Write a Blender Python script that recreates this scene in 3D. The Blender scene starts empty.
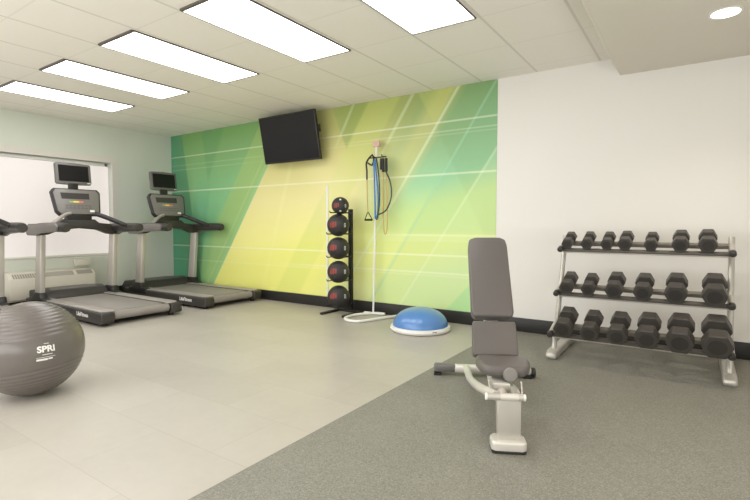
import bpy, bmesh, math, random
from mathutils import Vector, Matrix, Euler
random.seed(7)
PI = math.pi
S = bpy.context.scene
COL = S.collection
H = 2.782

# ------------------------------------------------------------------ colours
def lin(c):
    c = c / 255.0
    return c / 12.92 if c <= 0.04045 else ((c + 0.055) / 1.055) ** 2.4
def rgb(r, g, b, k=1.0):
    return (lin(r) * k, lin(g) * k, lin(b) * k, 1.0)

def mat(name, col, rough=0.5, metal=0.0, bump=0.0, bscale=60.0, var=0.0, vscale=6.0, spec=0.5, coat=0.0):
    m = bpy.data.materials.new(name); m.use_nodes = True
    nt = m.node_tree; b = nt.nodes['Principled BSDF']
    b.inputs['Base Color'].default_value = col
    b.inputs['Roughness'].default_value = rough
    b.inputs['Metallic'].default_value = metal
    b.inputs['Specular IOR Level'].default_value = spec
    b.inputs['Coat Weight'].default_value = coat
    if bump or var:
        tc = nt.nodes.new('ShaderNodeTexCoord')
    if bump:
        n = nt.nodes.new('ShaderNodeTexNoise'); n.inputs['Scale'].default_value = bscale
        n.inputs['Detail'].default_value = 3
        nt.links.new(tc.outputs['Object'], n.inputs['Vector'])
        bp = nt.nodes.new('ShaderNodeBump'); bp.inputs['Strength'].default_value = bump
        bp.inputs['Distance'].default_value = 0.01
        nt.links.new(n.outputs['Fac'], bp.inputs['Height']); nt.links.new(bp.outputs['Normal'], b.inputs['Normal'])
    if var:
        n2 = nt.nodes.new('ShaderNodeTexNoise'); n2.inputs['Scale'].default_value = vscale
        nt.links.new(tc.outputs['Object'], n2.inputs['Vector'])
        mx = nt.nodes.new('ShaderNodeMix'); mx.data_type = 'RGBA'
        mx.inputs[6].default_value = tuple(x * (1 - var) for x in col[:3]) + (1,)
        mx.inputs[7].default_value = tuple(min(1, x * (1 + var)) for x in col[:3]) + (1,)
        nt.links.new(n2.outputs['Fac'], mx.inputs[0]); nt.links.new(mx.outputs[2], b.inputs['Base Color'])
    return m

def emis(name, col, strength):
    m = bpy.data.materials.new(name); m.use_nodes = True
    b = m.node_tree.nodes['Principled BSDF']
    b.inputs['Base Color'].default_value = col
    b.inputs['Emission Color'].default_value = col
    b.inputs['Emission Strength'].default_value = strength
    return m

# ------------------------------------------------------------------ mesh builder
class MB:
    def __init__(self): self.bm = bmesh.new()
    def _xf(self, vs, M):
        for v in vs: v.co = M @ v.co
    def box(self, c, s, rot=(0, 0, 0), bev=0.0, seg=2, M=None, taper=None):
        r = bmesh.ops.create_cube(self.bm, size=1.0); vs = r['verts']
        for v in vs:
            k = 1.0
            if taper and v.co.z > 0: k = taper
            v.co = Vector((v.co.x * s[0] * k, v.co.y * s[1] * k, v.co.z * s[2]))
        if bev > 0:
            es = list({e for v in vs for e in v.link_edges})
            rr = bmesh.ops.bevel(self.bm, geom=es, offset=bev, segments=seg, profile=0.5, affect='EDGES', clamp_overlap=True)
            vs = list({v for f in rr['faces'] for v in f.verts} | {v for v in vs if v.is_valid})
            # include all linked
            st = list(vs); seen = set(st)
            while st:
                v = st.pop()
                for e in v.link_edges:
                    o = e.other_vert(v)
                    if o not in seen: seen.add(o); st.append(o)
            vs = list(seen)
        T = Matrix.Translation(c) @ Euler(rot).to_matrix().to_4x4()
        if M is not None: T = M @ T
        self._xf(vs, T); return self
    def prism(self, poly, d0, d1, M, bev=0.0, seg=2):
        """poly in local (u,v); extruded along w from d0 to d1; M maps (u,v,w)."""
        a = [self.bm.verts.new((p[0], p[1], d0)) for p in poly]
        b = [self.bm.verts.new((p[0], p[1], d1)) for p in poly]
        n = len(poly)
        fs = [self.bm.faces.new(list(reversed(a))), self.bm.faces.new(b)]
        for i in range(n):
            fs.append(self.bm.faces.new((a[i], a[(i + 1) % n], b[(i + 1) % n], b[i])))
        bmesh.ops.recalc_face_normals(self.bm, faces=fs)
        vs = a + b
        if bev > 0:
            es = list({e for f in fs for e in f.edges})
            rr = bmesh.ops.bevel(self.bm, geom=es, offset=bev, segments=seg, profile=0.5, affect='EDGES', clamp_overlap=True)
            seen = {v for f in rr['faces'] for v in f.verts}; st = list(seen)
            while st:
                v = st.pop()
                for e in v.link_edges:
                    o = e.other_vert(v)
                    if o not in seen: seen.add(o); st.append(o)
            vs = list(seen)
        self._xf(vs, M); return self
    def tube(self, pts, r, n=12, closed=False, cap=True, flat=None, ref=(0, 0, 1)):
        P = [Vector(p) for p in pts]; m = len(P)
        rr = r if isinstance(r, (list, tuple)) else [r] * m
        rings = []; prev = None
        for i, p in enumerate(P):
            if closed: t = (P[(i + 1) % m] - P[i - 1])
            else: t = P[min(i + 1, m - 1)] - P[max(i - 1, 0)]
            t.normalize()
            if prev is None:
                u = Vector(ref).cross(t)
                if u.length < 1e-3: u = Vector((1, 0, 0)).cross(t)
            else:
                u = prev - t * prev.dot(t)
                if u.length < 1e-4: u = Vector(ref).cross(t)
            u.normalize(); w = t.cross(u); prev = u
            f = flat if flat else 1.0
            rings.append([self.bm.verts.new(p + (u * math.cos(2 * PI * k / n) + w * math.sin(2 * PI * k / n) * f) * rr[i]) for k in range(n)])
        L = m if closed else m - 1
        for i in range(L):
            A, B = rings[i], rings[(i + 1) % m]
            for k in range(n):
                self.bm.faces.new((A[k], A[(k + 1) % n], B[(k + 1) % n], B[k]))
        if not closed and cap:
            self.bm.faces.new(list(reversed(rings[0]))); self.bm.faces.new(rings[-1])
        return self
    def lathe(self, prof, n=32, M=None, cap=True):
        """prof: (radius, z) from bottom to top about z."""
        rings = []; vs = []
        for (r, z) in prof:
            if r < 1e-6:
                v = self.bm.verts.new((0, 0, z)); rings.append([v]); vs.append(v)
            else:
                q = [self.bm.verts.new((r * math.cos(2 * PI * k / n), r * math.sin(2 * PI * k / n), z)) for k in range(n)]
                rings.append(q); vs += q
        for A, B in zip(rings, rings[1:]):
            for k in range(n):
                k2 = (k + 1) % n
                if len(A) == 1 and len(B) == 1: continue
                if len(A) == 1: self.bm.faces.new((A[0], B[k2], B[k]))
                elif len(B) == 1: self.bm.faces.new((A[k], A[k2], B[0]))
                else: self.bm.faces.new((A[k], A[k2], B[k2], B[k]))
        for q, rev in ((rings[0], True), (rings[-1], False)):
            if cap and len(q) > 1: self.bm.faces.new(list(reversed(q)) if rev else q)
        if M is not None: self._xf(vs, M)
        return self
    def cyl(self, a, b, r, n=20, bev=0.0):
        a = Vector(a); b = Vector(b); d = b - a; L = d.length
        M = Matrix.Translation(a) @ d.to_track_quat('Z', 'Y').to_matrix().to_4x4()
        if bev: prof = [(r - bev, 0), (r - bev * .3, bev * .3), (r, bev), (r, L - bev), (r - bev * .3, L - bev * .3), (r - bev, L)]
        else: prof = [(r, 0), (r, L)]
        return self.lathe(prof, n, M)
    def build(self, name, m, parent=None, angle=35, mats=None):
        me = bpy.data.meshes.new(name)
        bmesh.ops.recalc_face_normals(self.bm, faces=self.bm.faces)
        self.bm.to_mesh(me); self.bm.free()
        for p in me.polygons: p.use_smooth = True
        me.set_sharp_from_angle(angle=math.radians(angle))
        me.materials.append(m)
        o = bpy.data.objects.new(name, me); COL.objects.link(o)
        if parent: o.parent = parent
        return o

def XZ(y=0.0):   # u->x, v->z, w->y
    return Matrix(((1, 0, 0, 0), (0, 0, 1, y), (0, 1, 0, 0), (0, 0, 0, 1)))
def YZ(x=0.0):   # u->y, v->z, w->x
    return Matrix(((0, 0, 1, x), (1, 0, 0, 0), (0, 1, 0, 0), (0, 0, 0, 1)))
XY = Matrix.Identity(4)

def tag(o, label, cat, group=None):
    o['label'] = label; o['category'] = cat
    if group: o['group'] = group
    return o
def thing(name, label, cat, loc=(0, 0, 0), rz=0.0, group=None):
    o = bpy.data.objects.new(name, None); COL.objects.link(o)
    o.location = loc; o.rotation_euler = (0, 0, rz); o.empty_display_size = 0.1
    return tag(o, label, cat, group)
def struct(o):
    o['kind'] = 'structure'; return o
def copy_tree(o, parent=None):
    c = o.copy(); COL.objects.link(c)
    if parent: c.parent = parent
    for ch in list(o.children): copy_tree(ch, c)
    return c
def arc(c, r, a0, a1, n, plane='xz'):
    out = []
    for i in range(n + 1):
        a = a0 + (a1 - a0) * i / n
        if plane == 'xz': out.append((c[0] + r * math.cos(a), c[1], c[2] + r * math.sin(a)))
        elif plane == 'xy': out.append((c[0] + r * math.cos(a), c[1] + r * math.sin(a), c[2]))
        else: out.append((c[0], c[1] + r * math.cos(a), c[2] + r * math.sin(a)))
    return out
def spline(pts, n=8, closed=False):
    P = [Vector(p) for p in pts]; m = len(P); out = []
    rng = range(m if closed else m - 1)
    for i in rng:
        if closed: p0, p1, p2, p3 = P[i - 1], P[i], P[(i + 1) % m], P[(i + 2) % m]
        else: p0, p1, p2, p3 = P[max(i - 1, 0)], P[i], P[i + 1], P[min(i + 2, m - 1)]
        for k in range(n):
            t = k / n
            out.append(0.5 * ((2 * p1) + (-p0 + p2) * t + (2 * p0 - 5 * p1 + 4 * p2 - p3) * t * t + (-p0 + 3 * p1 - 3 * p2 + p3) * t ** 3))
    if not closed: out.append(P[-1])
    return out

def text_mesh(name, body, size, m, parent, M, wrap=None, bold=0.0):
    cu = bpy.data.curves.new(name + '_curve', 'FONT'); cu.body = body; cu.size = size
    cu.align_x = 'CENTER'; cu.align_y = 'CENTER'; cu.offset = bold; cu.extrude = 0.0008 if not wrap else 0.0
    t = bpy.data.objects.new(name + '_tmp', cu); COL.objects.link(t)
    dg = bpy.context.evaluated_depsgraph_get()
    me = bpy.data.meshes.new_from_object(t.evaluated_get(dg))
    bpy.data.objects.remove(t); bpy.data.curves.remove(cu)
    me.name = name
    if wrap:
        bm = bmesh.new(); bm.from_mesh(me)
        bmesh.ops.triangulate(bm, faces=bm.faces)
        bmesh.ops.subdivide_edges(bm, edges=bm.edges, cuts=1)
        bm.to_mesh(me); bm.free()
    for v in me.vertices:
        v.co = wrap(v.co) if wrap else M @ v.co
    me.materials.clear(); me.materials.append(m)
    o = bpy.data.objects.new(name, me); COL.objects.link(o)
    if parent: o.parent = parent
    return o

# ------------------------------------------------------------------ node helper
class NT:
    def __init__(self, name, rough=0.6):
        self.m = bpy.data.materials.new(name); self.m.use_nodes = True
        self.t = self.m.node_tree; self.b = self.t.nodes['Principled BSDF']
        self.b.inputs['Roughness'].default_value = rough
        self.tc = self.t.nodes.new('ShaderNodeTexCoord')
        self.pos = self.tc.outputs['Object']
        self.sep = self.t.nodes.new('ShaderNodeSeparateXYZ'); self.L(self.pos, self.sep.inputs[0])
    def L(self, a, b): self.t.links.new(a, b)
    def math(self, op, a, b=None, c=None, clamp=False):
        n = self.t.nodes.new('ShaderNodeMath'); n.operation = op; n.use_clamp = clamp
        for i, x in enumerate((a, b, c)):
            if x is None: continue
            if isinstance(x, (int, float)): n.inputs[i].default_value = x
            else: self.L(x, n.inputs[i])
        return n.outputs[0]
    def dot(self, nx, ny, nz):
        n = self.t.nodes.new('ShaderNodeVectorMath'); n.operation = 'DOT_PRODUCT'
        self.L(self.pos, n.inputs[0]); n.inputs[1].default_value = (nx, ny, nz)
        return n.outputs['Value']
    def rng(self, v, a, b, o0=0.0, o1=1.0, smooth=False):
        n = self.t.nodes.new('ShaderNodeMapRange'); n.clamp = True
        if smooth: n.interpolation_type = 'SMOOTHSTEP'
        self.L(v, n.inputs[0])
        for i, x in zip((1, 2, 3, 4), (a, b, o0, o1)): n.inputs[i].default_value = x
        return n.outputs[0]
    def mix(self, f, a, b, mode='MIX'):
        n = self.t.nodes.new('ShaderNodeMix'); n.data_type = 'RGBA'; n.blend_type = mode
        for s, x in ((0, f), (6, a), (7, b)):
            if isinstance(x, (int, float, tuple)): n.inputs[s].default_value = x
            else: self.L(x, n.inputs[s])
        return n.outputs[2]
    def ramp(self, v, stops):
        n = self.t.nodes.new('ShaderNodeValToRGB'); e = n.color_ramp.elements
        while len(e) < len(stops): e.new(0.5)
        for el, (p, c) in zip(e, stops): el.position = p; el.color = c
        self.L(v, n.inputs[0]); return n.outputs[0]
    def noise(self, scale, detail=2, vec=None, rough=0.5):
        n = self.t.nodes.new('ShaderNodeTexNoise'); n.inputs['Scale'].default_value = scale
        n.inputs['Detail'].default_value = detail; n.inputs['Roughness'].default_value = rough
        self.L(vec or self.pos, n.inputs['Vector']); return n.outputs['Fac']
    def bump(self, h, s=0.2, d=0.01):
        n = self.t.nodes.new('ShaderNodeBump'); n.inputs['Strength'].default_value = s; n.inputs['Distance'].default_value = d
        self.L(h, n.inputs['Height']); self.L(n.outputs[0], self.b.inputs['Normal'])

# ------------------------------------------------------------------ materials
M_wall = mat('painted_wall', rgb(230, 227, 221), 0.75, bump=0.05, bscale=200)
M_wall_left = mat('painted_wall_greenish', rgb(216, 219, 208), 0.7, bump=0.05, bscale=200)
M_soffit = mat('painted_soffit', rgb(224, 218, 204), 0.8, bump=0.03, bscale=150)
M_base = mat('black_baseboard', rgb(38, 36, 34), 0.45)
M_trim = mat('window_casing', rgb(222, 216, 208), 0.5)
M_silver = mat('silver_paint', rgb(212, 208, 200), 0.35, 0.3)
M_silver2 = mat('silver_bright', rgb(196, 192, 184), 0.3, 0.45)
M_tread_post = mat('treadmill_silver', rgb(192, 186, 178), 0.4, 0.4)
M_dark = mat('charcoal_plastic', rgb(58, 55, 52), 0.42, bump=0.05, bscale=300)
M_darker = mat('black_plastic', rgb(34, 32, 31), 0.4)
M_grey = mat('grey_plastic', rgb(104, 101, 98), 0.45)
M_console = mat('console_face', rgb(122, 118, 114), 0.35)
M_belt = mat('treadmill_belt', rgb(142, 136, 131), 0.6, bump=0.15, bscale=500)
M_armc = mat('arm_cover_grey', rgb(126, 122, 117), 0.4)
M_rail = mat('foot_rail_grey', rgb(160, 153, 147), 0.4)
M_dispg = mat('dim_display', rgb(62, 60, 58), 0.25)
M_screen = mat('black_glass', rgb(24, 22, 24), 0.28, spec=0.3)
M_black = mat('black_rubber', rgb(32, 31, 30), 0.6)
M_white = mat('white_print', rgb(235, 233, 228), 0.6)
M_whitepaint = mat('white_powder_coat', rgb(232, 230, 224), 0.4)
M_vinyl = mat('bench_vinyl', rgb(98, 93, 90), 0.36, bump=0.12, bscale=350)
M_dumb = mat('dumbbell_rubber', rgb(68, 64, 60), 0.45, bump=0.15, bscale=250)
M_disc = mat('dumbbell_face', rgb(50, 47, 44), 0.55)
M_chrome = mat('chrome', rgb(220, 218, 214), 0.18, 1.0)
M_midrail = mat('mid_rail', rgb(142, 137, 128), 0.4, 0.3)
M_darkrail = mat('dark_rail', rgb(100, 95, 90), 0.45, 0.3)
M_ball = mat('ball_grey', rgb(106, 100, 95), 0.27, bump=0.03, bscale=80)
M_medball = mat('medicine_ball_rubber', rgb(46, 43, 43), 0.5, bump=0.3, bscale=160)
M_red = mat('red_print', rgb(140, 56, 46), 0.6)
M_blue = mat('blue_dome', rgb(84, 132, 192), 0.28, coat=0.5, var=0.06, vscale=10)
M_bluetube = mat('blue_tube', rgb(48, 120, 178), 0.4)
M_orange = mat('orange_tube', rgb(196, 164, 94), 0.4)
M_yellow = mat('yellow_tube', rgb(214, 190, 84), 0.4)
M_green = mat('dark_green_tube', rgb(44, 62, 50), 0.4)
M_pink = mat('pale_pink_cap', rgb(208, 168, 158), 0.5)
M_ptac = mat('cream_plastic', rgb(226, 220, 206), 0.5)
M_ptacg = mat('cream_grille', rgb(160, 155, 144), 0.6)
M_frame = mat('dark_bronze', rgb(96, 90, 82), 0.5)
M_led_y = emis('led_yellow', rgb(220, 190, 90), 0.25)
M_led_r = emis('led_red', rgb(205, 110, 95), 0.25)
M_led_g = emis('led_green', rgb(130, 160, 100), 0.25)
M_fluor = emis('fluorescent_diffuser', (0.985, 0.985, 1.0, 1), 6.3)
M_can = emis('downlight_lens', (1.0, 0.90, 0.76, 1), 14.0)
M_shade = emis('sunlit_shade', (0.62, 0.575, 0.555, 1), 0.66)

# vinyl / rubber floor ------------------------------------------------
f = NT('floor_finish', 0.42)
# vinyl tiles
br = f.t.nodes.new('ShaderNodeTexBrick')
br.inputs['Scale'].default_value = 1.0; br.offset = 0.5
br.inputs['Brick Width'].default_value = 0.92; br.inputs['Row Height'].default_value = 0.46
br.inputs['Mortar Size'].default_value = 0.0015; br.inputs['Bias'].default_value = 0.0
br.inputs['Color1'].default_value = rgb(176, 170, 160); br.inputs['Color2'].default_value = rgb(184, 178, 168)
br.inputs['Mortar'].default_value = rgb(160, 153, 143)
mp = f.t.nodes.new('ShaderNodeMapping'); mp.inputs['Rotation'].default_value = (0, 0, 0)
f.L(f.pos, mp.inputs['Vector']); f.L(mp.outputs[0], br.inputs['Vector'])
cloud = f.noise(1.6, 4)
vin = f.mix(f.rng(cloud, 0.35, 0.7, 0.0, 0.35), br.outputs['Color'], rgb(160, 154, 143))
vin = f.mix(f.rng(f.noise(14, 3), 0.4, 0.7, 0.0, 0.12), vin, rgb(196, 190, 180))
# rubber
sp = f.t.nodes.new('ShaderNodeTexVoronoi'); sp.inputs['Scale'].default_value = 190
f.L(f.pos, sp.inputs['Vector'])
spk = f.t.nodes.new('ShaderNodeSeparateColor'); f.L(sp.outputs['Color'], spk.inputs[0])
rub = f.mix(f.rng(f.noise(3.0, 3), 0.3, 0.7), rgb(124, 122, 112), rgb(130, 128, 118))
rub = f.mix(f.math('MULTIPLY', f.math('GREATER_THAN', spk.outputs[0], 0.72), 0.4), rub, rgb(164, 161, 150))
rub = f.mix(f.math('MULTIPLY', f.math('LESS_THAN', spk.outputs[1], 0.28), 0.4), rub, rgb(94, 94, 86))
isr = f.math('GREATER_THAN', f.sep.outputs[0], 6.26)
seam = f.math('LESS_THAN', f.math('ABSOLUTE', f.math('SUBTRACT', f.sep.outputs[0], 6.26)), 0.004)
col = f.mix(isr, vin, rub)
col = f.mix(f.math('MULTIPLY', seam, 0.5), col, rgb(90, 88, 80))
f.L(col, f.b.inputs['Base Color'])
f.L(f.rng(isr, 0, 1, 0.36, 0.62), f.b.inputs['Roughness'])
M_floor = f.m

# ceiling tiles -------------------------------------------------------
c = NT('ceiling_tiles', 0.85)
def gridline(axis, origin, period, w):
    t = c.math('DIVIDE', c.math('SUBTRACT', c.sep.outputs[axis], origin), period)
    fr = c.math('ABSOLUTE', c.math('SUBTRACT', c.math('FRACT', c.math('ADD', t, 100.5)), 0.5))
    return c.rng(fr, w / period * 0.55, w / period, 1.0, 0.0)
gx = gridline(0, 6.58, 0.61, 0.014)
gy = gridline(1, -1.600, 0.685, 0.008)
g = c.math('MAXIMUM', gx, c.math('MULTIPLY', gy, 0.45))
tile = c.mix(c.rng(c.noise(180, 2), 0.45, 0.75, 0, 0.25), rgb(242, 237, 228), rgb(227, 221, 209))
c.L(c.mix(c.math('MULTIPLY', g, 0.32), tile, rgb(158, 148, 134)), c.b.inputs['Base Color'])
M_ceil = c.m

# mural ---------------------------------------------------------------
u = NT('mural_print', 0.5)
z = u.math('DIVIDE', u.sep.outputs[2], 2.78); X = u.sep.outputs[0]; Z = u.sep.outputs[2]
def seg(p, q):
    """unit normal pointing right (+x) of line p->q and offset."""
    dx, dz = q[0] - p[0], q[1] - p[1]
    n = Vector((dz, -dx)); n.normalize()
    if n.x < 0: n = -n
    return n.x, n.y, n.x * p[0] + n.y * p[1]
def half(p, q, soft=0.01):
    nx, nz, d = seg(p, q)
    return u.rng(u.dot(nx, 0, nz), d - soft, d + soft, smooth=True)
def stripe(p, q, w, soft=0.01):
    nx, nz, d = seg(p, q)
    a = u.math('ABSOLUTE', u.math('SUBTRACT', u.dot(nx, 0, nz), d))
    return u.rng(a, w, w + soft, 1.0, 0.0)
def AND(*a):
    r = a[0]
    for x in a[1:]: r = u.math('MULTIPLY', r, x)
    return r
def NOT(a): return u.math('SUBTRACT', 1.0, a)
def lay(base, f_, c_, k): return u.mix(u.math('MULTIPLY', f_, k), base, c_)
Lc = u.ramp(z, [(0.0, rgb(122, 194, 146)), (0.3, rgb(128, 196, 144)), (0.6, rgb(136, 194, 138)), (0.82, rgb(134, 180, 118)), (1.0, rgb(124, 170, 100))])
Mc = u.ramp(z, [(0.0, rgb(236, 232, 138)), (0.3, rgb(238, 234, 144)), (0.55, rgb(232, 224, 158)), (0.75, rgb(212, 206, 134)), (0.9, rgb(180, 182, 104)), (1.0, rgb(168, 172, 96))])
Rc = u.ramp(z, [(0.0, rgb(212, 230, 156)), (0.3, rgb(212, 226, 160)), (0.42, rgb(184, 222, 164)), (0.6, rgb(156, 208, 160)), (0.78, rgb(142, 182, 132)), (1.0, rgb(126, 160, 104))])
cyanA, cyanB = (2.52, 2.09), (1.26, 0.31)
def off(p, d): return (p[0] + d, p[1])
d1a, d1b = (5.66, 2.74), (4.81, 1.49)
# soft gradient from yellow to the green right end
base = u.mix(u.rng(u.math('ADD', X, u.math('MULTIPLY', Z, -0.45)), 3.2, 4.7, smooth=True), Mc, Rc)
# sharper green on right of the first diagonal
base = lay(base, AND(half(off(d1a, -0.05), off(d1b, -0.05), 0.35), half((4.0, 1.05), (7.0, 1.1), 0.02) if False else u.rng(Z, 1.0, 1.25)), Rc, 0.6)
# yellow-orange band beside first diagonal
base = lay(base, AND(stripe(off(d1a, -0.12), off(d1b, -0.12), 0.07, 0.14), u.rng(Z, 1.0, 1.5)), rgb(218, 208, 126), 0.45)
base = lay(base, AND(half((5.15, 2.78), (5.42, 2.3), 0.02), NOT(half((5.62, 2.78), (5.35, 2.3), 0.02)), u.rng(Z, 2.2, 2.5)), rgb(198, 206, 110), 0.35)
base = lay(base, AND(half((5.20, 2.78), (5.45, 2.25), 0.03), half(d1a, d1b, 0.02)), rgb(124, 168, 110), 0.25)
base = lay(base, half((6.06, 2.65), (5.33, 1.56), 0.02), rgb(124, 184, 146), 0.22)
base = lay(base, half((6.14, 2.01), (5.2, 0.6), 0.02), rgb(190, 224, 180), 0.30)
base = lay(base, AND(half((4.35, 1.4), (4.05, 0.9), 0.5), u.rng(Z, 1.05, 1.10, 1.0, 0.0)), rgb(214, 228, 148), 0.4)
base = lay(base, half((6.2, 0.85), (5.5, 0.1), 0.02), rgb(168, 218, 152), 0.7)
# greens near the tv
base = lay(base, AND(half((3.80, 2.78), (4.05, 2.2), 0.02), NOT(half((4.42, 2.78), (4.05, 2.2), 0.02))), rgb(140, 166, 88), 0.6)
base = lay(base, AND(half((2.9, 2.78), (3.9, 1.4), 0.03), NOT(half((3.72, 2.78), (3.45, 2.25), 0.05)), u.rng(Z, 2.0, 2.6)), rgb(160, 170, 90), 0.45)
base = lay(base, stripe((4.2, 2.1), (4.8, 3.0), 0.18, 0.05), rgb(198, 214, 120), 0.35)
# pale soft shaft
base = lay(base, AND(half((3.3, 2.2), (3.9, 0.3), 0.3), NOT(half((3.9, 2.2), (4.4, 0.3), 0.3))), rgb(236, 228, 168), 0.45)
base = lay(base, stripe((2.75, 1.3), (2.35, 0.1), 0.02, 0.03), rgb(244, 242, 180), 0.15)
base = lay(base, stripe((1.55, 0.15), (2.9, 0.5), 0.25, 0.3), rgb(226, 230, 108), 0.35)
# left green field
lf = Lc
lf = lay(lf, AND(half(off(cyanA, -0.62), off(cyanB, -0.62), 0.02)), rgb(166, 196, 116), 0.55)
lf = lay(lf, AND(half(off(cyanA, -0.42), off(cyanB, -0.95), 0.15)), rgb(160, 190, 112), 0.45)
lf = lay(lf, AND(stripe((0.95, 2.0), (0.55, 0.2), 0.16, 0.08), u.rng(Z, 1.5, 2.0, 1.0, 0.0)), rgb(96, 168, 130), 0.5)
lf = lay(lf, AND(half((0.2, 0.1), (0.95, 1.5), 0.05), NOT(half((0.9, 0.1), (1.35, 1.5), 0.08)), u.rng(Z, 1.3, 1.6, 1.0, 0.0)), rgb(104, 164, 116), 0.35)
lf = lay(lf, AND(half((0.9, 2.78), (1.0, 2.2), 0.04), NOT(half((1.5, 2.78), (1.2, 2.2), 0.06))), rgb(92, 152, 100), 0.35)
lf = lay(lf, NOT(half((0.33, 2.78), (0.62, 1.2), 0.015)), rgb(80, 150, 114), 0.7)
lf = lay(lf, NOT(half((0.12, 2.78), (0.3, 0.6), 0.06)), rgb(84, 166, 130), 0.5)
base = u.mix(half(cyanA, cyanB, 0.008), lf, base)
base = lay(base, stripe(off(cyanA, -0.03), off(cyanB, -0.03), 0.022, 0.02), rgb(146, 200, 148), 0.55)
base = lay(base, stripe(off(cyanA, -0.17), off(cyanB, -0.17), 0.008, 0.012), rgb(184, 210, 146), 0.35)
# diagonals
W = rgb(226, 238, 200)
base = lay(base, stripe(d1a, d1b, 0.006, 0.016), W, 0.32)
base = lay(base, stripe((4.81, 1.49), (4.2, 0.6), 0.01, 0.02), W, 0.25)
base = lay(base, AND(stripe((5.06, 2.75), (4.8, 2.36), 0.014, 0.016), u.rng(Z, 1.7, 2.3)), W, 0.32)
base = lay(base, stripe((6.06, 2.65), (4.79, 0.68), 0.008, 0.014), rgb(162, 212, 176), 0.38)
base = lay(base, stripe((6.14, 2.01), (5.2, 0.6), 0.006, 0.016), W, 0.3)
base = lay(base, AND(stripe((4.15, 2.75), (3.95, 2.4), 0.012, 0.02), u.rng(Z, 2.1, 2.5)), W, 0.3)
# horizontals
def hl(zz, w, k, x0=None, x1=None, slope=0.0):
    global base
    s = stripe((0, zz), (6, zz + slope * 6), w, 0.012)
    if x0 is not None: s = AND(s, u.rng(X, x0, x1, smooth=True))
    base = lay(base, s, rgb(240, 244, 218), k)
hl(2.39, 0.004, 0.42); hl(1.775, 0.005, 0.46); hl(0.80, 0.005, 0.46)
hl(2.28, 0.002, 0.22, 3.5, 5.0); hl(2.24, 0.002, 0.12); hl(2.16, 0.002, 0.15, 3.0, 1.0)
hl(0.585, 0.006, 0.35, 2.5, 4.0); hl(1.045, 0.006, 0.35, 4.2, 5.2); hl(1.00, 0.03, 0.12, 4.2, 5.2); hl(0.55, 0.004, 0.15)
u.L(base, u.b.inputs['Base Color'])
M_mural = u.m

# ------------------------------------------------------------------ room
XR, YF = 9.7, -7.2
o = struct(MB().box((XR / 2, YF / 2, -0.05), (XR + .3, -YF + .3, 0.1)).build('floor', M_floor))
o = struct(MB().box((XR / 2, YF / 2, H + 0.05), (XR + .3, -YF + .3, 0.1)).build('ceiling', M_ceil))
struct(MB().box((XR / 2, 0.075, H / 2), (XR + .3, 0.15, H)).build('wall_back', M_wall))
struct(MB().box((XR + 0.075, YF / 2, H / 2), (0.15, -YF, H)).build('wall_right', M_wall))
struct(MB().box((XR / 2, YF - 0.075, H / 2), (XR + .3, 0.15, H)).build('wall_front', M_wall))
WY0, WY1, WZ0, WZ1 = -3.9, -1.09, 0.665, 2.19
wl = MB()
wl.box((-0.1, (WY1 + 0) / 2, H / 2), (0.2, -WY1, H))
wl.box((-0.1, (WY0 + YF) / 2, H / 2), (0.2, WY0 - YF, H))
wl.box((-0.1, (WY0 + WY1) / 2, WZ0 / 2), (0.2, WY1 - WY0, WZ0))
wl.box((-0.1, (WY0 + WY1) / 2, (WZ1 + H) / 2), (0.2, WY1 - WY0, H - WZ1))
struct(wl.build('wall_left', M_wall_left))
# sloped-side soffit over the weights
sf = MB().prism([(7.28, H), (7.37, 2.61), (XR, 2.61), (XR, H)], YF, 0.0, XZ(0))
struct(sf.build('soffit', M_soffit))
# baseboards
struct(MB().box((XR / 2, -0.009, 0.075), (XR, 0.018, 0.15), bev=0.004).build('baseboard_back', M_base))
struct(MB().box((0.009, YF / 2, 0.075), (0.018, -YF, 0.15), bev=0.004).build('baseboard_left', M_base))
# mural panel
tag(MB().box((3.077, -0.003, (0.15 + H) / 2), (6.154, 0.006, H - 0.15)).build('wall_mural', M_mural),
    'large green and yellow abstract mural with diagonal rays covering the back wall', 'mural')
# window
struct(MB().box((-0.15, (WY0 + WY1) / 2, WZ0 - .0), (0.10, WY1 - WY0 - .004, 0.012)).build('window_1_bottom', M_trim))
bpy.data.objects['window_1_bottom'].name = 'trim_2'
wf = MB()
for yy in (WY0 + 0.03, (WY0 + WY1) / 2, WY1 - 0.03): wf.box((-0.17, yy, (WZ0 + WZ1) / 2), (0.04, 0.05, WZ1 - WZ0 - .01), bev=.004)
for zz in (WZ0 + 0.03, WZ1 - 0.03): wf.box((-0.17, (WY0 + WY1) / 2, zz), (0.04, WY1 - WY0 - .01, 0.05), bev=.004)
win = struct(wf.build('window_1', M_whitepaint))
M_glass = mat('window_glass', (1, 1, 1, 1), 0.02); M_glass.node_tree.nodes['Principled BSDF'].inputs['Transmission Weight'].default_value = 1.0
MB().box((-0.18, (WY0 + WY1) / 2, (WZ0 + WZ1) / 2), (0.006, WY1 - WY0 - .06, WZ1 - WZ0 - .06)).build('window_pane', M_glass, win)
ct = MB()   # casing, top and right side
ct.prism([(WY0 - .1, WZ1), (WY0 - .1, WZ1 + .085), (WY1 + .085, WZ1 + .085), (WY1 + .085, WZ0 - .0), (WY1, WZ0), (WY1, WZ1)], 0.0, 0.014, YZ(0))
struct(ct.build('trim_1', M_trim))
sh = thing('roller_shade', 'white daylit roller shade filling the window on the left wall', 'shade', (-0.09, (WY0 + WY1) / 2, WZ1))
hw = (WY1 - WY0) / 2 - 0.14
sc = MB().box((0, 0.0, -(WZ1 - WZ0) / 2 - 0.02), (0.004, 2 * hw + .25, WZ1 - WZ0 - .08)).build('shade_cloth', M_shade, sh)
MB().cyl((0, -hw - .1, -0.035), (0, hw + .06, -0.035), 0.028).build('roller_tube', M_whitepaint, sh)
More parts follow.
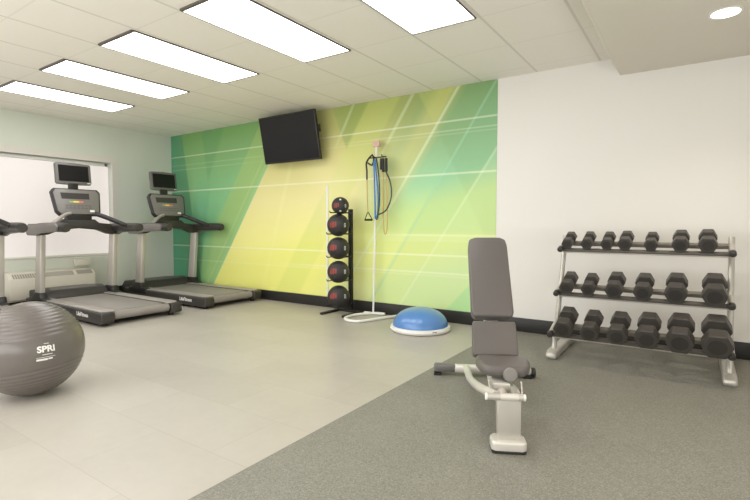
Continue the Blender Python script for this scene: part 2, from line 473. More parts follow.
MB().box((0, 0.0, -(WZ1 - WZ0) + .028), (0.014, 2 * hw + .25, 0.03), bev=.004).build('hem_bar', M_whitepaint, sh)

# wall air conditioner
ac = thing('wall_air_conditioner', 'cream wall air conditioner under the shaded window', 'air conditioner', (0, -2.09, 0.10))
MB().prism([(0.02, 0.0), (0.25, 0.0), (0.28, 0.03), (0.28, 0.32), (0.20, 0.385), (0.02, 0.40)], -0.565, 0.565, Matrix(((1, 0, 0, 0), (0, 0, 1, 0), (0, 1, 0, 0), (0, 0, 0, 1))), bev=.012).build('cabinet', M_ptac, ac)
gr = MB()
for k in range(26): gr.box((0.243, -0.50 + k * 0.030, 0.352), (0.085, 0.018, 0.006), rot=(0, math.radians(39), 0))
gr.build('outlet_grille', M_ptacg, ac)
fr = MB()
for k in range(7): fr.box((0.283, 0, 0.04 + k * 0.028), (0.006, 1.04, 0.009), bev=.002)
fr.build('intake_grille', M_ptac, ac)
MB().box((0.243, 0.42, 0.354), (0.08, 0.22, 0.008), rot=(0, math.radians(39), 0), bev=.003).build('control_panel', M_ptacg, ac)
tag(MB().box((0.04, -1.60, 0.585), (0.05, 0.24, 0.10), bev=.008).build('thermostat_box', M_ptac), 'small cream control box on the wall above the air conditioner', 'control box')

# pale cable strip on the wall beside the medicine ball rack
tag(MB().box((3.708, -0.012, 0.94), (0.032, 0.012, 1.56), bev=.003).build('cable_strip', M_whitepaint), 'slim pale vertical strip on the mural left of the medicine ball rack', 'cable cover')

# ------------------------------------------------------------------ ceiling lights
def fixture(x, y, label):
    t = thing('ceiling_light', label, 'ceiling light', (x, y, H), 0, 'fluorescent ceiling panels')
    w, l, d = 0.562, 1.37, 0.014
    fb = MB()
    for sx in (-1, 1): fb.box((sx * (w / 2 - .003), 0, -d / 2), (0.006, l, d))
    fb.box((0, l / 2 - .004, -d / 2), (w - .012, 0.008, d)); fb.box((0, -l / 2 + .002, -d / 2), (w - .012, 0.028, d))
    fb.build('frame', M_frame, t)
    MB().box((0, 0, -d / 2 + .001), (w - .014, l - .036, d - .006)).build('diffuser', M_fluor, t)
    return t
names = ['fluorescent ceiling panel nearest the window wall', 'second fluorescent ceiling panel from the window wall',
         'third fluorescent ceiling panel from the window wall', 'fourth fluorescent ceiling panel from the window wall, above the television',
         'fluorescent ceiling panel farthest right, nearest the white wall']
xs = [1.125 + 0.27 + 1.2192 * k for k in range(5)]
for k in range(5): fixture(xs[k], -2.297, names[k])
for k in range(5): fixture(xs[k], -5.7, 'fluorescent ceiling panel in the row behind the camera')
def can(x, y, label):
    t = thing('recessed_downlight', label, 'downlight', (x, y, 2.61), 0, 'round downlights in the soffit')
    MB().lathe([(0.082, -0.004), (0.098, -0.006), (0.1, 0.0), (0.082, 0.0), (0.082, -0.004)], 40, cap=False).build('trim_ring', M_whitepaint, t)
    MB().lathe([(0.0, -0.003), (0.082, -0.003), (0.082, -0.001), (0, -0.001)], 40).build('lens', M_can, t)
    l = bpy.data.lights.new('downlight_beam', 'SPOT'); l.energy = 46; l.color = (1, 0.87, 0.70); l.spot_size = math.radians(125); l.spot_blend = 0.9
    l.shadow_soft_size = 0.08
    lo = bpy.data.objects.new('downlight_beam', l); COL.objects.link(lo); lo.location = (0, 0, -0.03); lo.parent = t
can(8.14, -1.11, 'round recessed downlight in the soffit above the dumbbell rack')
can(8.7, -3.4, 'round recessed downlight in the soffit beside the camera')
can(8.7, -5.6, 'round recessed downlight in the soffit behind the camera')

# unseen area fill added behind the camera, tilted up to lift the ceiling
dl = bpy.data.lights.new('added_rear_fill', 'AREA'); dl.shape = 'RECTANGLE'; dl.size = 8.0; dl.size_y = 1.6; dl.energy = 190; dl.color = (0.96, 0.98, 1.0)
do = bpy.data.objects.new('added_rear_fill', dl); COL.objects.link(do); do.location = (4.8, YF + 0.12, 1.3); do.rotation_euler = (math.radians(90 + 16), 0, 0)

d2 = bpy.data.lights.new('added_side_fill', 'AREA'); d2.shape = 'RECTANGLE'; d2.size = 4.5; d2.size_y = 1.4; d2.energy = 50; d2.color = (0.97, 0.98, 1.0)  # second added fill, out of view at the right wall, brightens the ceiling
e2 = bpy.data.objects.new('added_side_fill', d2); COL.objects.link(e2); e2.location = (XR - 0.12, -4.2, 1.2); e2.rotation_euler = (math.radians(90 + 28), 0, math.radians(90))

# invented window frames set around the added fills, behind and beside the camera
w2 = MB()
for xx in (0.75, 2.78, 4.8, 6.82, 8.85): w2.box((xx, YF + .03, 1.3), (.06, .06, 1.76), bev=.004)
for zz in (.45, 2.15): w2.box((4.8, YF + .03, zz), (8.16, .06, .06), bev=.004)
struct(w2.build('added_frame_rear', M_whitepaint))
w3 = MB()
for yy in (-6.5, -4.2, -1.9): w3.box((XR - .03, yy, 1.2), (.06, .06, 1.56), bev=.004)
for zz in (.45, 1.95): w3.box((XR - .03, -4.2, zz), (.06, 4.66, .06), bev=.004)
struct(w3.build('added_frame_side', M_whitepaint))

# ------------------------------------------------------------------ television
tv = thing('wall_television', 'large black flat television tilted down high on the mural', 'television', (3.20, -0.03, 2.40))
tw, th_ = 1.08, 0.668
tilt = math.atan2(0.127, 0.655)
TM = Matrix.Translation((0, -0.20, 0)) @ Euler((tilt, 0, 0)).to_matrix().to_4x4()
MB().box((0, 0, 0), (tw, 0.045, th_), bev=.008, M=TM).build('casing', M_darker, tv)
MB().box((0, -0.0235, 0.006), (tw - .03, 0.003, th_ - .045), M=TM).build('screen', M_screen, tv)
MB().box((0.1, 0.04, 0), (0.5, 0.05, 0.4), bev=.01, M=TM).build('rear_housing', M_darker, tv)
bk = MB(); bk.box((0, 0.015, -0.02), (0.4, 0.02, 0.3), bev=.004)
bk.tube([(0, 0.015, 0.02), (0.12, -0.06, 0.02), (0, -0.13, 0.02)], 0.02, 10)
bk.build('wall_bracket', M_black, tv)
MB().box((tw / 2 + .006, 0.035, 0.08), (0.014, 0.03, 0.10), bev=.003, M=TM).build('side_connector', M_black, tv)
MB().box((-0.28, -0.021, -0.322), (0.09, 0.003, 0.012), M=TM).build('badge', M_grey, tv)

# ------------------------------------------------------------------ treadmills
def treadmill(cy, label):
    t = thing('treadmill', label, 'treadmill', (0, cy, 0), 0, 'treadmills facing the window wall')
    xr = 2.47
    for s, nm in ((-1, 'near'), (1, 'far')):
        sb = MB().prism([(0.40, 0.022), (xr - .03, 0.03), (xr, 0.05), (xr, 0.155), (xr - .03, 0.168), (0.40, 0.168)], s * 0.36, s * 0.512, XZ(0), bev=.018, seg=3)
        h = sb.build('side_housing', M_dark, t)
        MB().prism([(0.62, s * .335), (0.62, s * .485), (xr - .10, s * .485), (xr - .03, s * .45), (xr - .015, s * .365), (xr - .06, s * .335)], 0.164, 0.178, XY, bev=.005).build('foot_rail', M_rail, t)
        if s < 0:
            text_mesh('lettering', 'LifeFitness', 0.068, M_white, h, Matrix.Translation((2.02, -0.5135, 0.110)) @ Euler((PI / 2, 0, 0)).to_matrix().to_4x4() @ Matrix.Shear('XY', 4, (0.25, 0)) if False else Matrix.Translation((2.02, -0.5135, 0.110)) @ Euler((PI / 2, 0, 0)).to_matrix().to_4x4(), bold=.0015)
        # upright, tapered and leaning
        up = MB(); zb, zt = 0.17, 1.04
        P = [(0.67, zb), (0.84, zb), (0.93, zt), (0.79, zt)]
        up.prism(P, s * .47 - .032, s * .47 + .032, XZ(0), bev=.012, seg=3)
        up.build('upright', M_tread_post, t)
        ub = MB().prism([(0.50, .10), (1.00, .10), (0.98, .19), (0.88, .20), (0.86, .27), (0.67, .27), (0.62, .20), (0.52, .19)], s * .47 - .048, s * .47 + .048, XZ(0), bev=.01)
        ub.build('upright_base', M_darker, t)
        arm = MB()
        pts = spline([(0.62, s * .47, 1.11), (0.85, s * .475, 1.135), (1.2, s * .48, 1.14), (1.45, s * .475, 1.14), (1.60, s * .465, 1.135)], 6)
        rs = []
        for i in range(len(pts)):
            q = i / (len(pts) - 1); rs.append(0.052 if 0.06 < q < 0.94 else 0.044)
        arm.tube(pts, rs, 16, flat=1.15)
        a = arm.build('arm', M_dark, t)
        MB().prism([(0.585, 1.05), (0.60, 1.15), (0.66, 1.185), (1.44, 1.190), (1.50, 1.15), (1.46, 1.085), (1.0, 1.06), (0.90, 1.03), (0.62, 1.03)], s * .512, s * .545, XZ(0), bev=.012).build('arm_cover', M_armc, a)
    MB().box((1.45, 0, 0.143), (1.72, 0.675, 0.035), bev=.012).build('running_belt', M_belt, t)
    MB().cyl((xr - .075, -.345, .112), (xr - .075, .345, .112), 0.052, 24).build('rear_roller', M_belt, t)
    MB().box((1.35, 0, 0.085), (1.95, 0.70, 0.06), bev=.006).build('deck_frame', M_darker, t)
    for s in (-1, 1):
        for fx in (xr - .12, 0.5): MB().cyl((fx, s * .42, 0), (fx, s * .42, .06), .032).build('levelling_foot', M_black, t)
    MB().prism([(0.12, .05), (0.12, .17), (0.20, .25), (0.60, .285), (0.70, .26), (0.80, .185), (0.80, .05)], -.42, .42, XZ(0), bev=.02, seg=3).build('motor_hood', M_dark, t)
    MB().prism([(0.24, .262), (0.60, .293), (0.685, .268), (0.60, .28)], -.30, .30, XZ(0)).build('hood_vent', M_grey, t)
    # crossbeam with arched underside
    poly = [(-.50, 1.03), (-.50, 1.15), (-.42, 1.185), (-.26, 1.20), (-.20, 1.25), (.20, 1.25), (.26, 1.20), (.42, 1.185), (.50, 1.15), (.50, 1.03), (.40, 1.04), (.25, 1.10), (0, 1.125), (-.25, 1.10), (-.40, 1.04)]
    MB().prism(poly, .76, .90, YZ(0), bev=.012).build('crossbeam', M_dark, t)
    # console: tilted slab
    CM = Matrix.Translation((0.83, 0.0, 1.485)) @ Euler((0, math.radians(-14), 0)).to_matrix().to_4x4()
    K = CM @ Matrix(((0, 0, 1, 0), (1, 0, 0, 0), (0, 1, 0, 0), (0, 0, 0, 1)))
    cp = [(a_ * 1.05, b_ * 1.10) for a_, b_ in [(-.235, -.175), (-.275, -.13), (-.305, .13), (-.27, .175), (.27, .175), (.305, .13), (.275, -.13), (.235, -.175)]]
    MB().prism(cp, -.045, .02, K, bev=.012, seg=3).build('console', M_darker, t)
    inner = [(a_ * .92, b_ * .90) for a_, b_ in cp]
    MB().prism(inner, .018, .026, K, bev=.003).build('console_face', M_console, t)
    dp = MB().prism([(-.20, .04), (-.21, .125), (.16, .125), (.155, .04)], .024, .030, K); dp = dp.build('console_display', M_dispg, t)
    for (m_, u0, u1) in ((M_led_g, -.11, -.06), (M_led_y, -.06, .01), (M_led_r, .01, .07)):
        MB().prism([(u0, -.012), (u0, .010), (u1, .010), (u1, -.012)], .024, .030, K).build('indicator_light', m_, t)
    kb = MB()
    for i in range(7):
        for j in range(2):
            kb.prism([(-.17 + i * .05, -.10 + j * .035), (-.17 + i * .05, -.082 + j * .035), (-.135 + i * .05, -.082 + j * .035), (-.135 + i * .05, -.10 + j * .035)], .024, .031, K)
    kb.build('keypad', M_grey, t)
    MB().prism([(.14, -.145), (.14, -.115), (.20, -.115), (.20, -.145)], .024, .031, K).build('badge', M_white, t)
    cs = MB().prism([(.78, 1.23), (.90, 1.23), (.90, 1.32), (.80, 1.32)], -.16, .16, XZ(0), bev=.01); cs.build('console_support', M_darker, t)
    # slanting grab bars either side of the console
    MB().tube(spline([(0.90, -.12, 1.33), (0.94, -.22, 1.30), (1.00, -.38, 1.19), (1.0, -.44, 1.16)], 5), .024, 10).build('grab_bar', M_rail, t)
    MB().tube(spline([(0.90, .20, 1.33), (0.98, .28, 1.29), (1.22, .43, 1.18), (1.30, .45, 1.15)], 5), .032, 12).build('grab_bar', M_darker, t)
    # personal screen on a neck
    MB().box((0.72, 0, 1.69), (0.05, 0.12, 0.13), bev=.008).build('screen_neck', M_darker, t)
    SM = Matrix.Translation((0.69, 0.02, 1.885)) @ Euler((0, math.radians(-6), 0)).to_matrix().to_4x4() @ Matrix(((0, 0, 1, 0), (1, 0, 0, 0), (0, 1, 0, 0), (0, 0, 0, 1)))
    sp_ = [(-.22, -.145), (-.232, -.12), (-.232, .135), (-.22, .15), (0, .16), (.22, .15), (.232, .135), (.232, -.12), (.22, -.145), (0, -.155)]
    s_ = MB().prism(sp_, -.03, .02, SM, bev=.008).build('personal_screen', M_grey, t)
    MB().prism([(-.195, -.105), (-.195, .12), (.195, .12), (.195, -.105)], .018, .024, SM).build('screen_glass', M_screen, s_)
    MB().prism([(.17, -.128), (.17, -.118), (.215, -.118), (.215, -.128)], .018, .024, SM).build('screen_badge', M_white, s_)
    return t
treadmill(-0.625, 'treadmill nearest the green mural, its console against the corner')
treadmill(-2.0, 'middle treadmill, fully in view in front of the window shade')
treadmill(-3.39, 'treadmill at the left edge, only its handrail end visible above the exercise ball')

# ------------------------------------------------------------------ exercise ball
BR, BC = 0.32, Vector((4.23, -3.83, 0.32))
camp = Vector((8.016, -5.178, 1.170))
eb = thing('exercise_ball', 'big dark grey ribbed exercise ball on the floor at left', 'exercise ball', (BC.x, BC.y, 0))
prof = []
NP = 150
for i in range(NP + 1):
    la = -PI / 2 + PI * i / NP
    d = 0.0
    ad = abs(math.degrees(la))
    if 18 < ad < 66:
        d = -0.0042 * (0.5 - 0.5 * math.cos(2 * PI * (ad - 18) / 5.33)) ** 2
    rr = BR + d
    prof.append((0.0 if i in (0, NP) else rr * math.cos(la), rr * math.sin(la)))
MB().lathe(prof, 96, Matrix.Translation((0, 0, BR)) @ Euler((math.radians(4), math.radians(-5), 0)).to_matrix().to_4x4()).build('ball_body', M_ball, eb, angle=60)
# print wrapped on the ball, facing the room
aim = ((Vector((6.9, -4.99, 0.50)) - BC).normalized() + Vector((.828, .560, 0)) * .42).normalized()
def ball_wrap(center_dir, R, cx, cy, s=1.0):
    e1 = Vector((0, 0, 1)).cross(center_dir).normalized(); e2 = center_dir.cross(e1)
    def w(co):
        x, y = (co.x + cx) / R, (co.y + cy) / R
        dv = (center_dir + e1 * x + e2 * y).normalized()
        return dv * (R + 0.0012) + Vector((0, 0, BR))
    return w
wp = lambda cx, cy: ball_wrap(aim, BR, cx, cy)
text_mesh('brand_lettering', 'SPRI', 0.056, M_white, eb, None, wrap=wp(0.012, 0.030), bold=.002)
def wrapped_bars(name, rects, parent, wrapf, m):
    bm = bmesh.new()
    for (x0, y0, x1, y1) in rects:
        nx, ny = 8, 2
        g_ = [[bm.verts.new(wrapf(Vector((x0 + (x1 - x0) * i / nx, y0 + (y1 - y0) * j / ny, 0)))) for i in range(nx + 1)] for j in range(ny + 1)]
        for j in range(ny):
            for i in range(nx): bm.faces.new((g_[j][i], g_[j][i + 1], g_[j + 1][i + 1], g_[j + 1][i]))
    me = bpy.data.meshes.new(name); bm.to_mesh(me); bm.free(); me.materials.append(m)
    q = bpy.data.objects.new(name, me); COL.objects.link(q); q.parent = parent; return q
for rc in [(0.0, 0.066, 0.03, 0.069), (-0.012, -0.006, 0.046, -0.002), (-0.045, -0.022, 0.062, -0.0195), (-0.045, -0.042, 0.018, -0.029), (0.021, -0.039, 0.046, -0.029)]:
    wrapped_bars('printed_line', [rc], eb, wp(0, 0), M_white)

# ------------------------------------------------------------------ medicine ball rack
rk = thing('medicine_ball_rack', 'black steel upright rack holding five medicine balls in front of the mural', 'ball rack', (4.17, -0.10, 0))
MB().box((0.015, 0, 0.70), (0.05, 0.05, 1.36), bev=.006).build('post', M_black, rk)
bs = MB(); bs.box((0.02, -.02, .015), (0.40, 0.05, 0.03), bev=.005)
bs.build('base_bar', M_black, rk)
for dx in (-.17, .19): MB().box((dx, -.20, .014), (0.045, 0.40, 0.028), bev=.005).build('foot', M_black, rk)
balls = [(1.418, 0.112), (1.168, 0.145), (0.868, 0.145), (0.558, 0.145), (0.235, 0.145)]
BX, BY = 4.165, -0.34
for i, (bz, br_) in enumerate(balls):
    rz_ = bz - br_ * 0.80
    dxr = br_ * 0.60
    for s in (-1, 1):
        bxo = .035 if i == 0 else 0.0
        MB().tube([(0.015 + s * .02, -.02, rz_), (BX - 4.17 + bxo + s * dxr, -.07, rz_), (BX - 4.17 + bxo + s * dxr, -.36, rz_), (BX - 4.17 + bxo + s * dxr, -.375, rz_ + .02)], .007, 8).build('cradle_arm', M_black, rk)
names = ['small black and red medicine ball, topmost on the upright rack', 'black and red medicine ball second from the top of the upright rack',
         'black and red medicine ball in the middle of the upright rack', 'black and red medicine ball second from the bottom of the upright rack',
         'lowest black and red medicine ball on the upright rack, near the floor']
for i, (bz, r_) in enumerate(balls):
    mb = thing('medicine_ball', names[i], 'medicine ball', (BX + (.035 if i == 0 else 0), BY, bz - r_), 0, 'medicine balls on the upright rack')
    pr_ = []
    for k in range(49):
        la = -PI / 2 + PI * k / 48
        d = 0
        if abs(abs(math.degrees(la)) - 35) < 2.5: d = -.003
        pr_.append((0 if k in (0, 48) else (r_ + d) * math.cos(la), (r_ + d) * math.sin(la)))
    MB().lathe(pr_, 48, Matrix.Translation((0, 0, r_))).build('ball_body', M_medball, mb, angle=60)
    vd = (camp - Vector((BX, BY, bz))).normalized()
    rt = Vector((0, 0, 1)).cross(vd).normalized()
    def mw(cd, R=r_):
        e1 = Vector((0, 0, 1)).cross(cd).normalized(); e2 = cd.cross(e1)
        return lambda co: (cd + e1 * co.x / R + e2 * co.y / R).normalized() * (R + .0015) + Vector((0, 0, R))
    k = r_ / 0.145
    wrapped_bars('red_marking', [(-.05 * k, -.035 * k, -.02 * k, .03 * k), (-.012 * k, -.03 * k, .018 * k, .035 * k), (.026 * k, -.02 * k, .05 * k, .038 * k), (-.05 * k, .036 * k, .05 * k, .044 * k)], mb, mw((vd - rt * 0.55).normalized()), M_red)
    f2 = mw((vd + rt * 0.72).normalized())
    wrapped_bars('white_marking', [(-.012 * k, -.025 * k, -.006 * k, .025 * k), (.006 * k, -.025 * k, .012 * k, .025 * k), (-.006 * k, .019 * k, .006 * k, .025 * k), (-.006 * k, -.025 * k, .006 * k, -.019 * k)], mb, f2, M_white)
    if i == 0:
        for dd in (vd + Vector((0, 0, .95)), vd - Vector((0, 0, .75))):
            f3 = mw(dd.normalized()); wrapped_bars('white_dot', [(-.012, -.012, .012, .012)], mb, f3, M_white)

# ------------------------------------------------------------------ resistance band stand
st = thing('band_stand', 'thin white metal stand with floor loop holding resistance bands', 'stand', (4.565, -0.12, 0))
MB().cyl((0, 0, .02), (.05, 0, 2.18), .0125, 14).build('pole', M_whitepaint, st)
MB().tube(spline([(0.155, .04, .02), (0.0, 0.0, .02), (-.13, -.22, .02), (-.12, -.43, .02), (-.02, -.535, .02), (0.12, -.54, .02), (0.20, -.42, .02), (0.345, 0.01, .02)], 7), .018, 12).build('floor_loop', M_whitepaint, st)
MB().tube([(-.14, .0, .018), (0.0, 0.0, .02), (.155, .04, .02)], .016, 10).build('floor_bar', M_whitepaint, st)
MB().box((.05, 0.0, 2.20), (0.10, 0.03, 0.075), bev=.01, seg=3).build('top_plate', M_pink, st)
hk = MB(); hk.tube([(.045, 0, 2.03), (.045, -.07, 2.03), (.045, -.09, 2.06)], .007, 8); hk.tube([(-.05, -.02, 2.025), (0.21, -.02, 2.025)], .008, 8); hk.tube([(0.18, -.02, 2.025), (0.18, -.07, 2.025), (0.18, -.08, 2.05)], .007, 8)
hk.tube([(.045, 0, 2.025), (.045, -.02, 2.025)], .012, 8)
hk.build('hook_bar', M_black, st)
def handle(parent, top, bot, ang=0.0, w=0.06):
    """triangular black strap ending in a foam grip."""
    t_ = Vector(top); b_ = Vector(bot)
    ax = Vector((math.cos(ang), math.sin(ang), 0)) * w
    q = MB(); q.tube([t_, b_ + ax], .006, 6); q.tube([t_, b_ - ax], .006, 6)
    h_ = q.build('strap', M_black, parent)
    MB().cyl(b_ - ax, b_ + ax, .0135, 12, bev=.004).build('grip', M_black, parent)
    return h_
def band(name_label, loc, paths, m, handles, r=.0075):
    t = thing('resistance_band', name_label, 'resistance band', loc, 0, 'resistance bands hanging on the white stand')
    for p in paths: MB().tube(spline(p, 8), r, 8).build('elastic_tube', m, t)
    for h_ in handles: handle(t, *h_)
    return t
y0 = -.055
band('orange resistance band with black grip handle, leftmost on the white stand', (4.565 + .04, -.12, 0),
     [[(-.10, y0, 1.84), (-.095, y0, 1.6), (-.085, y0, 1.33)]], M_orange, [((-.085, y0, 1.34), (-.075, y0, 1.235), 0.0), ])
bo = bpy.data.objects['resistance_band']
q = MB(); q.tube(spline([(-.10, y0, 1.86), (-.105, y0, 1.97), (-.02, y0 - .005, 2.05), (0.005, y0, 2.0), (-.02, y0, 1.93), (-.085, y0, 1.96)], 6), .011, 8)
q.tube([(-.10, y0, 1.75), (-.10, y0, 1.88)], .011, 8); q.build('upper_handle', M_black, bo)
band('blue resistance band hanging doubled down the pole', (4.565 + .04, -.12, 0),
     [[(0.005, y0, 1.98), (0.02, y0 - .01, 1.8), (0.03, y0 - .01, 1.5), (0.035, y0 - .01, 1.25)], [(0.035, y0 - .01, 1.25), (0.075, y0 - .01, 1.33), (0.075, y0 - .01, 1.6), (0.04, y0 - .01, 1.9), (0.02, y0, 2.0)]], M_bluetube, [], r=.010)
band('dark green resistance band looping out to the right of the blue one', (4.565 + .04, -.12, 0),
     [[(0.055, y0 - .02, 2.02), (0.10, y0 - .03, 1.8), (0.115, y0 - .03, 1.5), (0.085, y0 - .03, 1.27), (0.06, y0 - .03, 1.24)],
      [(0.18, y0, 1.85), (0.26, y0 - .01, 1.70), (0.275, y0 - .01, 1.52), (0.21, y0 - .02, 1.36), (0.10, y0 - .03, 1.30)]], M_green, [], r=.009)
b4 = band('long yellow resistance band hanging lowest, below paired black grips', (4.565 + .04, -.12, 0),
     [[(0.145, y0, 1.84), (0.15, y0, 1.5), (0.155, y0, 1.2), (0.175, y0, 1.06), (0.21, y0, 1.14), (0.205, y0, 1.5), (0.195, y0, 1.84)]], M_orange, [])
for dx in (0.125, 0.155, 0.20):
    MB().cyl((dx, y0 - .01, 1.83 + (.03 if dx < .15 else 0)), (dx, y0 - .01, 2.0), .017, 12, bev=.004).build('grip', M_black, b4)

# ------------------------------------------------------------------ balance trainer dome
bo_ = thing('balance_dome', 'blue half-ball balance trainer with white rim on the floor', 'balance trainer', (5.50, -0.56, 0))
R0 = .335
MB().lathe([(R0 - .06, 0.0), (R0 - .012, 0.008), (R0, .03), (R0 - .006, .052), (R0 - .03, .06), (R0 - .05, .06)], 64).build('rim', M_whitepaint, bo_)
dm = []
for k in range(25):
    a_ = PI / 2 * k / 24
    dm.append(((R0 - .028) * math.cos(a_) ** 0.92 if k < 24 else 0, .055 + .20 * math.sin(a_)))
MB().lathe(dm, 64).build('dome', M_blue, bo_, angle=50)
MB().box((0.27, -.185, .036), (0.05, 0.012, 0.014), rot=(0, 0, math.radians(55)), bev=.002).build('rim_handle', M_grey, bo_)

# ------------------------------------------------------------------ adjustable bench
ang = math.atan2(0.452, 0.892)
bn = thing('adjustable_bench', 'dark padded adjustable weight bench with raised backrest on silver frame', 'weight bench', (7.236, -2.79, 0), ang)
# local +y runs back along the bench, +x to the right
MB().prism([(-.088, -.05), (-.088, .03), (-.07, .06), (.07, .06), (.088, .03), (.088, -.05), (.075, -.06), (-.075, -.06)], 0.0, 0.018, XY, bev=.006).build('front_foot_pad', M_black, bn)
MB().prism([(-.09, -.045), (-.09, .03), (-.07, .06), (.07, .06), (.09, .03), (.09, -.045), (.072, -.06), (-.072, -.06)], 0.010, 0.062, XY, bev=.02, seg=4).build('front_foot', M_silver, bn)
MB().prism([(-.055, .05), (.062, .05), (.062, .285), (-.062, .285)], .0, .055, XZ(-.025), bev=.006).build('front_post', M_silver2, bn)
hb = MB(); hb.tube([(-.112, -.03, .288), (.070, -.03, .288)], .0175, 16); hb.build('front_handle', M_silver2, bn)
MB().cyl((-.045, -.03, .288), (.045, -.03, .288), .019, 16).build('handle_sleeve', M_silver, bn)
for s in (-1, 1):
    MB().cyl((s * .088 - .020, -.03, .288), (s * .102 - .020, -.03, .288), .018, 16, bev=.004).build('handle_end', M_whitepaint, bn)
# splayed curved frame rails
MB().tube(spline([(-.06, 0.02, .275), (-.095, .12, .262), (-.125, .30, .225), (-.132, .60, .15), (-.135, .90, .09), (-.135, 1.20, .065)], 8), .025, 14).build('frame_rail', M_silver, bn)
MB().tube(spline([(.05, 0.04, .27), (.07, .30, .225), (.08, .60, .15), (.10, .90, .09), (.12, 1.20, .065)], 8), .022, 14).build('frame_rail', M_silver2, bn)
MB().box((-.015, 1.22, .052), (0.74, 0.075, 0.058), bev=.02, seg=3).build('rear_crossbar', M_silver, bn)
MB().box((-.30, 1.22, .054), (0.17, 0.080, 0.062), bev=.018, seg=3).build('crossbar_tread', M_grey, bn)
for s in (-1, 1): MB().box((-.015 + s * .34, 1.22, .010), (0.06, 0.08, 0.02), bev=.004).build('rear_foot', M_black, bn)
MB().cyl((.352, 1.22, .04), (.385, 1.22, .04), .038, 20, bev=.006).build('transport_wheel', M_darker, bn)
MB().box((0, .42, .245), (0.10, .36, .05), bev=.01).build('seat_carriage', M_silver, bn)
MB().tube([(0, .08, .20), (0, .50, .24), (0, .62, .30)], .028, 12).build('spine', M_silver, bn)
# seat pad: rounded, dipping to the front
def pad(outline, t0, t1, Mx, name, bev):
    return MB().prism(outline, t0, t1, Mx, bev=bev, seg=5).build(name, M_vinyl, bn, angle=50)
pad([(-.10, .27), (-.14, .31), (-.162, .42), (-.15, .51), (.15, .51), (.162, .42), (.14, .31), (.10, .27)], 0, .062, Matrix.Translation((0.026, 0, .277)) @ Euler((math.radians(3), 0, 0)).to_matrix().to_4x4(), 'seat_pad', .036)
MB().lathe([(.0, 0), (.05, 0), (.055, .008), (.055, .03), (.045, .042), (0, .046)], 28, Matrix.Translation((0.05, .283, .308)) @ Matrix.Scale(.75, 4) @ Euler((math.radians(80), 0, 0)).to_matrix().to_4x4()).build('adjustment_knob', M_armc, bn)
MB().tube(spline([(-.075, .23, .285), (-.07, .17, .24), (-.05, .14, .215), (0.02, .135, .21), (.08, .14, .215), (.10, .17, .24), (.105, .23, .285)], 6), .007, 8).build('adjustment_lever', M_chrome, bn)
# back pads on one inclined plane
def back_M(s, zz, lean): return Matrix.Translation((0.012 if s < .8 else 0.006, s, zz)) @ Euler((PI / 2 - lean, 0, 0)).to_matrix().to_4x4()
ln = math.radians(33)
pad([(-.138, .0), (-.146, .02), (-.142, .22), (-.134, .237), (.138, .237), (.146, .22), (.150, .02), (.142, .0)], -.035, .035, back_M(.66, .305, ln), 'lumbar_pad', .030)
pad([(-.120, .0), (-.138, .03), (-.146, .56), (-.137, .615), (-.09, .632), (.085, .632), (.125, .615), (.136, .56), (.146, .03), (.130, .0)], -.035, .05, back_M(.815, .525, ln), 'back_pad', .04)
bb = MB(); bb.box((0, .24, -.055), (0.09, .95, .04), bev=.008, M=back_M(.70, .30, ln)); bb.build('back_frame', M_silver, bn)
MB().tube([(0, 1.18, .07), (0, 1.08, .58)], .02, 12).build('back_support_strut', M_silver, bn)

# ------------------------------------------------------------------ dumbbell rack
dr = thing('dumbbell_rack', 'silver three tier dumbbell rack against the white wall', 'dumbbell rack', (7.625, 0, 0))
XL, XRR = 7.0 - 7.625, 8.255 - 7.625
tiers = [(-.62, .96), (-.74, .572), (-.93, .238)]
til = math.radians(20)
for s, xx in ((-1, XL), (1, XRR)):
    MB().prism([(-.95, .0), (-.95, .045), (-.90, .075), (-.22, .075), (-.17, .045), (-.17, .0)], xx - .045, xx + .045, YZ(0), bev=.018, seg=3).build('foot', M_silver2, dr)
    p = MB(); p.tube([(xx, -.84, .06), (xx, -.70, .40), (xx, -.46, 1.07)], .022, 16, flat=1.0, ref=(1, 0, 0))
    p.build('post', M_silver2, dr)
for (ty, tz) in tiers:
    cs_, sn_ = math.cos(til), math.sin(til)
    tr = MB(); tr.box(((XL + XRR) / 2, ty, tz - .018), (XRR - XL - .03, 0.045, 0.028), rot=(til, 0, 0), bev=.005)
    frl = tr.build('front_rail', M_darkrail, dr)
    MB().box(((XL + XRR) / 2, ty - .016, tz - .037), (XRR - XL - .04, 0.010, 0.010), rot=(til, 0, 0), bev=.002).build('rail_lip', M_silver2, frl)
    tr = MB(); tr.box(((XL + XRR) / 2, ty + .15 * cs_, tz + .15 * sn_ - .012), (XRR - XL - .03, 0.045, 0.038), rot=(til, 0, 0), bev=.006)
    tr.build('rear_rail', M_midrail, dr)
    for xx in (XL, XRR):
        a0 = Vector((xx, ty - .035, tz - .004)); a1 = Vector((xx, ty + .22, tz + .22 * sn_ / cs_ - .004))
        b_ = MB().tube([a0, a1], .021, 14).build('shelf_bracket', M_silver2, dr)
        MB().cyl(a0 + Vector((0, -.035, -.012)), a0 + Vector((0, .015, .004)), .025, 22, bev=.008).build('end_cap', M_dark, b_)
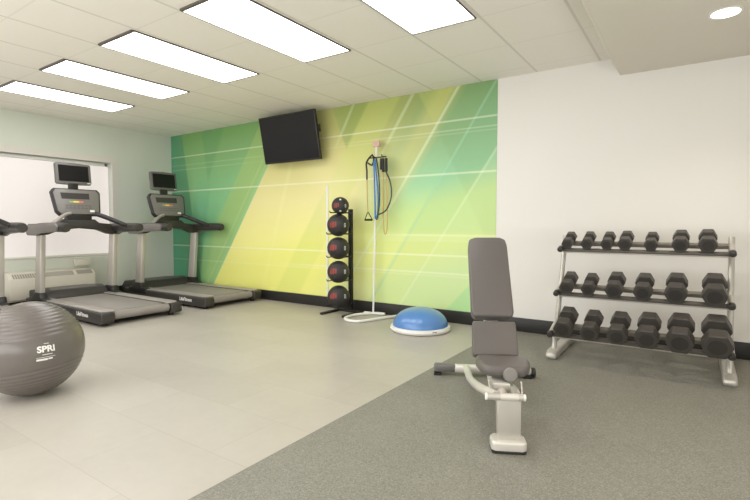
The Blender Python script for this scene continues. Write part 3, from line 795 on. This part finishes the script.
# dumbbells
top = [(7.056, .100, .19), (7.219, .104, .19), (7.380, .104, .19), (7.519, .114, .19), (7.711, .104, .19), (7.917, .124, .20), (8.098, .130, .205)]
mid = [(7.085, .132, .21), (7.262, .126, .215), (7.462, .150, .23), (7.674, .150, .235), (7.901, .166, .245), (8.150, .178, .25)]
bot = [(7.110, .172, .26), (7.315, .160, .265), (7.520, .168, .27), (7.727, .186, .28), (7.942, .204, .29), (8.168, .216, .30)]
def hexprism(mb_, w, a, b, M):
    R = w / 2; hh = R * 0.92
    poly = [(-R, 0), (-R * .54, -hh), (R * .54, -hh), (R, 0), (R * .54, hh), (-R * .54, hh)]
    mb_.prism(poly, a, b, M, bev=w * .035, seg=1)
def ordinal(k): return ['first', 'second', 'third', 'fourth', 'fifth', 'sixth', 'seventh'][k]
for row, (lst, tname, (ty, tz)) in enumerate(zip((top, mid, bot), ('top', 'middle', 'bottom'), tiers)):
    for k, (x, w, L) in enumerate(lst):
        w *= (1.0, .95, .92)[row]; L *= (1.08, 1.12, 1.12)[row]
        n = len(lst)
        if k == 0: lb = 'black hex dumbbell at the left end of the rack\'s %s shelf' % tname
        elif k == n - 1: lb = 'black hex dumbbell at the right end of the rack\'s %s shelf' % tname
        else: lb = '%s black hex dumbbell from the left on the rack\'s %s shelf' % (ordinal(k), tname)
        cs_, sn_ = math.cos(til), math.sin(til)
        hh = w / 2 * .92
        off_ = hh + .010 + .001
        cx, cyy, cz = x, ty + .075 * cs_ - off_ * sn_, tz + .075 * sn_ + off_ * cs_ - .008
        d = thing('dumbbell', lb, 'dumbbell', (cx, cyy, cz), 0, 'hex dumbbells on the %s shelf' % tname)
        d.rotation_euler = (til, 0, 0)
        hl_ = L * .335
        for s in (-1, 1):
            a_, b_ = (-L / 2, -L / 2 + hl_) if s < 0 else (L / 2 - hl_, L / 2)
            q = MB(); hexprism(q, w, a_, b_, XZ(0)); h = q.build('head', M_dumb, d, angle=25)
            yy = -L / 2 - .001 if s < 0 else L / 2 + .001
            q = MB(); q.cyl((0, yy - .0015 * (1 if s < 0 else -1), 0), (0, yy, 0), w * .30, 24); q.build('end_disc', M_disc, h)
        MB().lathe([(.014, -L * .15), (.017, -L * .05), (.0175, 0), (.017, L * .05), (.014, L * .15)], 16, Euler((PI / 2, 0, 0)).to_matrix().to_4x4()).build('grip', M_chrome, d)

# ------------------------------------------------------------------ world, camera, view
w = bpy.data.worlds.new('World'); S.world = w; w.use_nodes = True
bg = w.node_tree.nodes['Background']; bg.inputs[0].default_value = (0.9, 0.95, 1.0, 1); bg.inputs[1].default_value = 1.0
cam = bpy.data.cameras.new('Camera'); cam.sensor_width = 36; cam.lens = 473.7 / 750 * 36; cam.clip_start = .05
co = bpy.data.objects.new('Camera', cam); COL.objects.link(co); co.location = camp
co.rotation_euler = (math.radians(90 - 3.03), 0, math.radians(34.09)); S.camera = co
S.view_settings.view_transform = 'Standard'; S.view_settings.look = 'None'; S.view_settings.gamma = 1.0
S.view_settings.use_curve_mapping = False; S.view_settings.exposure = 0.08
